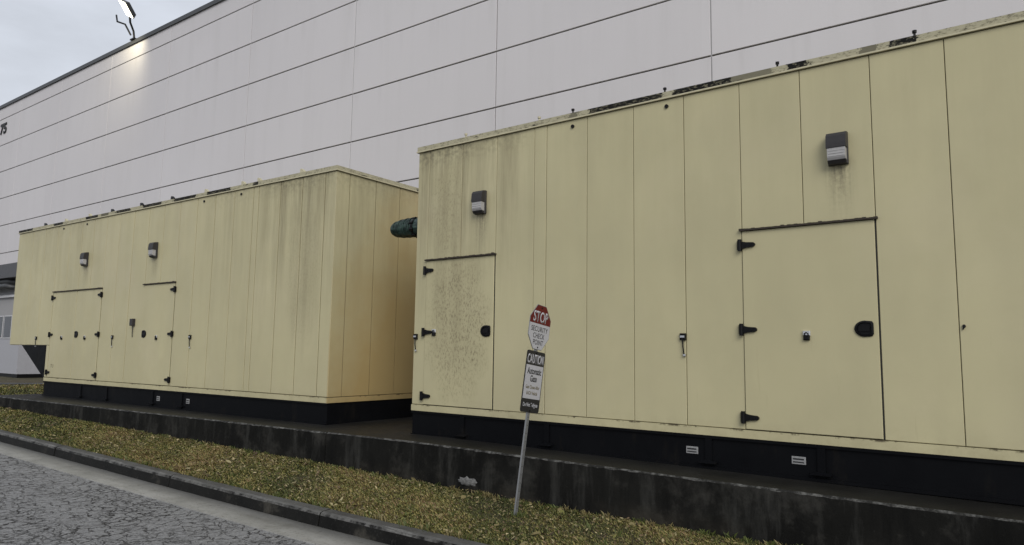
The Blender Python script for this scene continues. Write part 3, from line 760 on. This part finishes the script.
def blades(n, x0, x1, h0, power, back=False, wid=.005):
    if back:
        x = -19.1-11*nrng.random(n); y = 5.0+6.5*nrng.random(n); keep = ~((x < -25.2) & (y > 7.8+(x+25.5)*-.1)); x, y = x[keep], y[keep]; n = len(x)
    else: x, y, _ = scatter(n, x0, x1, power)
    p = pn(x, y); th = nrng.random(n)*2*np.pi; h = h0*(.4+nrng.random(n))*(1+.35*p); w = wid*(.7+.7*nrng.random(n))
    lean = h*(.4+1.0*nrng.random(n)); dx, dy = np.cos(th), np.sin(th)
    z = gv(x)-.004
    V = np.empty((n, 4, 3))
    V[:, 0] = np.stack([x-dy*w, y+dx*w, z], 1); V[:, 1] = np.stack([x+dy*w, y-dx*w, z], 1)
    V[:, 2] = np.stack([x+dx*lean*.5+dy*w*.8, y+dy*lean*.5-dx*w*.8, z+h*.75], 1); V[:, 3] = np.stack([x+dx*lean, y+dy*lean, z+h], 1)
    r = nrng.random((n, 1))
    green = np.array([.100, .106, .030]); yel = np.array([.205, .172, .060]); tan = np.array([.18, .120, .060]); dk = np.array([.036, .042, .012])
    q = nrng.random(n)*.9+.05+.34*p+.26*pn(x, y, .45, 2.0)+.16*pn(x, y, 3.1, 5.0)
    C = np.where((q < .22)[:, None], dk, np.where((q < .60)[:, None], green, np.where((q < .92)[:, None], yel, tan)))
    C = C*(.75+.8*r); C = np.repeat(np.concatenate([C, np.ones((n, 1))], 1)[:, None], 4, 1)
    return V.reshape(-1, 3), C.reshape(-1, 4)
parts = [blades(95000, -7.5, 1.0, .027, 1.0, wid=.004), blades(60000, -13, -7.5, .032, 1.0, wid=.006), blades(26000, -19, -13, .036, 1.0, wid=.008), blades(26000, 0, 0, .05, 1, True, .014)]
def tufts(n, h0):
    """upright clumps along the plinth foot, over the kerb edge, and round the sign post"""
    xs = -16*nrng.random(n)+1; side = nrng.random(n)
    ys = np.where(side < .5, front_y(xs)-.03-.08*nrng.random(n)**2, np.where(side < .8, kv(xs)+.03*nrng.random(n), kv(xs)+.1+1.3*nrng.random(n)))
    k = max(1, n//40); xs[:k] = -4.3+.10*nrng.normal(0, 1, k); ys[:k] = 5.75+.07*nrng.normal(0, 1, k)
    m = 16; x = np.repeat(xs, m)+nrng.normal(0, .022, n*m); y = np.minimum(np.repeat(ys, m)+nrng.normal(0, .018, n*m), front_y(np.repeat(xs, m))-.01)
    N = n*m; th = nrng.random(N)*2*np.pi; h = h0*(.35+nrng.random(N))*np.repeat(.5+nrng.random(n), m); w = .0035*(.7+.6*nrng.random(N)); l = h*(.15+.6*nrng.random(N))
    dx, dy = np.cos(th), np.sin(th); dy = np.where(y > front_y(x)-.06, -abs(dy), dy); z = gv(x)-.004; V = np.empty((N, 4, 3))
    V[:, 0] = np.stack([x-dy*w, y+dx*w, z], 1); V[:, 1] = np.stack([x+dy*w, y-dx*w, z], 1)
    V[:, 2] = np.stack([x+dx*l*.4+dy*w*.7, y+dy*l*.4-dx*w*.7, z+h*.7], 1); V[:, 3] = np.stack([x+dx*l, y+dy*l, z+h], 1)
    base = np.where((np.repeat(nrng.random(n), m) < .55)[:, None], np.array([.085, .105, .028]), np.array([.17, .14, .06]))
    C = base*(.6+.7*nrng.random((N, 1))); C = np.repeat(np.concatenate([C, np.ones((N, 1))], 1)[:, None], 4, 1)
    return V.reshape(-1, 3), C.reshape(-1, 4)
parts.append(tufts(900, .042))
V = np.concatenate([p[0] for p in parts]); C = np.concatenate([p[1] for p in parts]); F = np.arange(len(V)).reshape(-1, 4)
tag(cloud_mesh('grass', V, F, C, M['blade']), 'short yellowing grass along the kerb and plinths', 'grass', kind='stuff')

def leaves(n, x0, x1, size, back=False):
    if back:
        x = -19.1-9*nrng.random(n); y = 5.0+6*nrng.random(n); keep = ~((x < -25.2) & (y > 7.8)); x, y = x[keep], y[keep]; n = len(x)
    else: x, y, _ = scatter(n, x0, x1)
    keep = (nrng.random(n) < .62+.5*pn(x, y, 1.4, 4.0)); x, y = x[keep], y[keep]; n = len(x)
    s = size*(.45+nrng.random(n)**1.5*1.1); th = nrng.random(n)*2*np.pi
    tx, ty = nrng.normal(0, .38, n), nrng.normal(0, .38, n); cup = .25*s*nrng.random(n)
    z = gv(x)+.010+.028*nrng.random(n)
    out = np.array([(1, 0), (.35, .42), (-.4, .38), (-1, 0), (-.4, -.38), (.35, -.42)])
    V = np.empty((n, 6, 3))
    for i, (a, b) in enumerate(out):
        ja, jb = a*(1+nrng.normal(0, .12, n)), b*(1+nrng.normal(0, .2, n))
        lx = (ja*np.cos(th)-jb*np.sin(th))*s; ly = (ja*np.sin(th)+jb*np.cos(th))*s
        V[:, i] = np.stack([x+lx, y+ly, z+tx*lx+ty*ly+(cup if abs(b) > .1 else 0)+(.3*cup if a == 1 else 0)], 1)
    pal = np.array([[.19, .155, .070], [.13, .088, .048], [.09, .060, .036], [.27, .23, .125], [.13, .125, .036], [.34, .28, .155], [.05, .035, .022]])
    C = pal[nrng.choice(7, n, p=[.25, .2, .14, .16, .12, .07, .06])]*(.6+.7*nrng.random((n, 1)))
    C = np.repeat(np.concatenate([C, np.ones((n, 1))], 1)[:, None], 6, 1)
    return V.reshape(-1, 3), C.reshape(-1, 4)
parts = [leaves(450, -14, 1.0, .034), leaves(12000, -7.5, 1.0, .0145), leaves(9000, -13, -7.5, .017), leaves(3500, -19, -13, .021), leaves(2600, 0, 0, .035, True)]
V = np.concatenate([p[0] for p in parts]); C = np.concatenate([p[1] for p in parts]); F = np.arange(len(V)).reshape(-1, 6)
tag(cloud_mesh('fallen_leaves', V, F, C, M['leaf']), 'brown and tan leaf litter strewn over the grass verge', 'leaves', kind='stuff')

# ------------------------------------------------------------------ sky, sun, camera
w = bpy.data.worlds.new('World'); S.world = w; w.use_nodes = True
nt = w.node_tree; nt.nodes.clear()
sund = Vector((.68, -.60, .60)).normalized(); elev = math.asin(sund.z); srot = math.atan2(sund.x, sund.y)
wo = nt.nodes.new('ShaderNodeOutputWorld'); bg = nt.nodes.new('ShaderNodeBackground'); nt.links.new(bg.outputs[0], wo.inputs[0])
sk = nt.nodes.new('ShaderNodeTexSky'); sk.sky_type = 'NISHITA'; sk.sun_disc = False; sk.sun_elevation = elev; sk.sun_rotation = srot
sk.air_density = 1.0; sk.dust_density = 2.5; sk.ozone_density = 1.0
hs = nt.nodes.new('ShaderNodeHueSaturation'); hs.inputs['Saturation'].default_value = .22; nt.links.new(sk.outputs[0], hs.inputs['Color'])
tc = nt.nodes.new('ShaderNodeTexCoord'); mp = nt.nodes.new('ShaderNodeMapping'); mp.inputs['Scale'].default_value = (1, 1, 2.6); nt.links.new(tc.outputs['Generated'], mp.inputs[0])
nz = nt.nodes.new('ShaderNodeTexNoise'); nz.inputs['Scale'].default_value = 3.2; nz.inputs['Detail'].default_value = 6; nz.inputs['Roughness'].default_value = .55; nt.links.new(mp.outputs[0], nz.inputs['Vector'])
rp = nt.nodes.new('ShaderNodeValToRGB'); rp.color_ramp.elements[0].position = .36; rp.color_ramp.elements[0].color = (5.4, 5.75, 6.4, 1); rp.color_ramp.elements[1].position = .64; rp.color_ramp.elements[1].color = (7.0, 7.5, 8.4, 1)
nt.links.new(nz.outputs[0], rp.inputs[0])
mx = nt.nodes.new('ShaderNodeMix'); mx.data_type = 'RGBA'; mx.inputs[0].default_value = .78
nt.links.new(hs.outputs[0], mx.inputs[6]); nt.links.new(rp.outputs[0], mx.inputs[7]); nt.links.new(mx.outputs[2], bg.inputs[0])
bg.inputs[1].default_value = .10
su = bpy.data.lights.new('sun', 'SUN'); su.energy = 1.5; su.angle = R(35); su.color = (1, .965, .9)
suo = bpy.data.objects.new('sun', su); COL.objects.link(suo); suo.rotation_euler = (-sund).to_track_quat('-Z', 'Y').to_euler(); suo.location = (0, -5, 20)

cam = bpy.data.cameras.new('camera'); cam.sensor_width = 36; cam.lens = 713.49/1024*36; cam.clip_start = .05; cam.clip_end = 1500
co = bpy.data.objects.new('camera', cam); COL.objects.link(co)
Rr, Fw = Vector((.79534, .605987, .014638)), Vector((-.603548, .789436, .111894)); Up = Rr.cross(Fw)
mm = Matrix((Rr, Up, -Fw)).transposed().to_4x4(); mm.translation = Vector((0, 0, 1.6)); co.matrix_world = mm
S.camera = co
vs = S.view_settings; S.display_settings.display_device = 'sRGB'
vs.view_transform = 'Standard'; vs.look = 'None'; vs.exposure = 0.2; vs.gamma = 1; vs.use_curve_mapping = False
S.cycles.max_bounces = 6
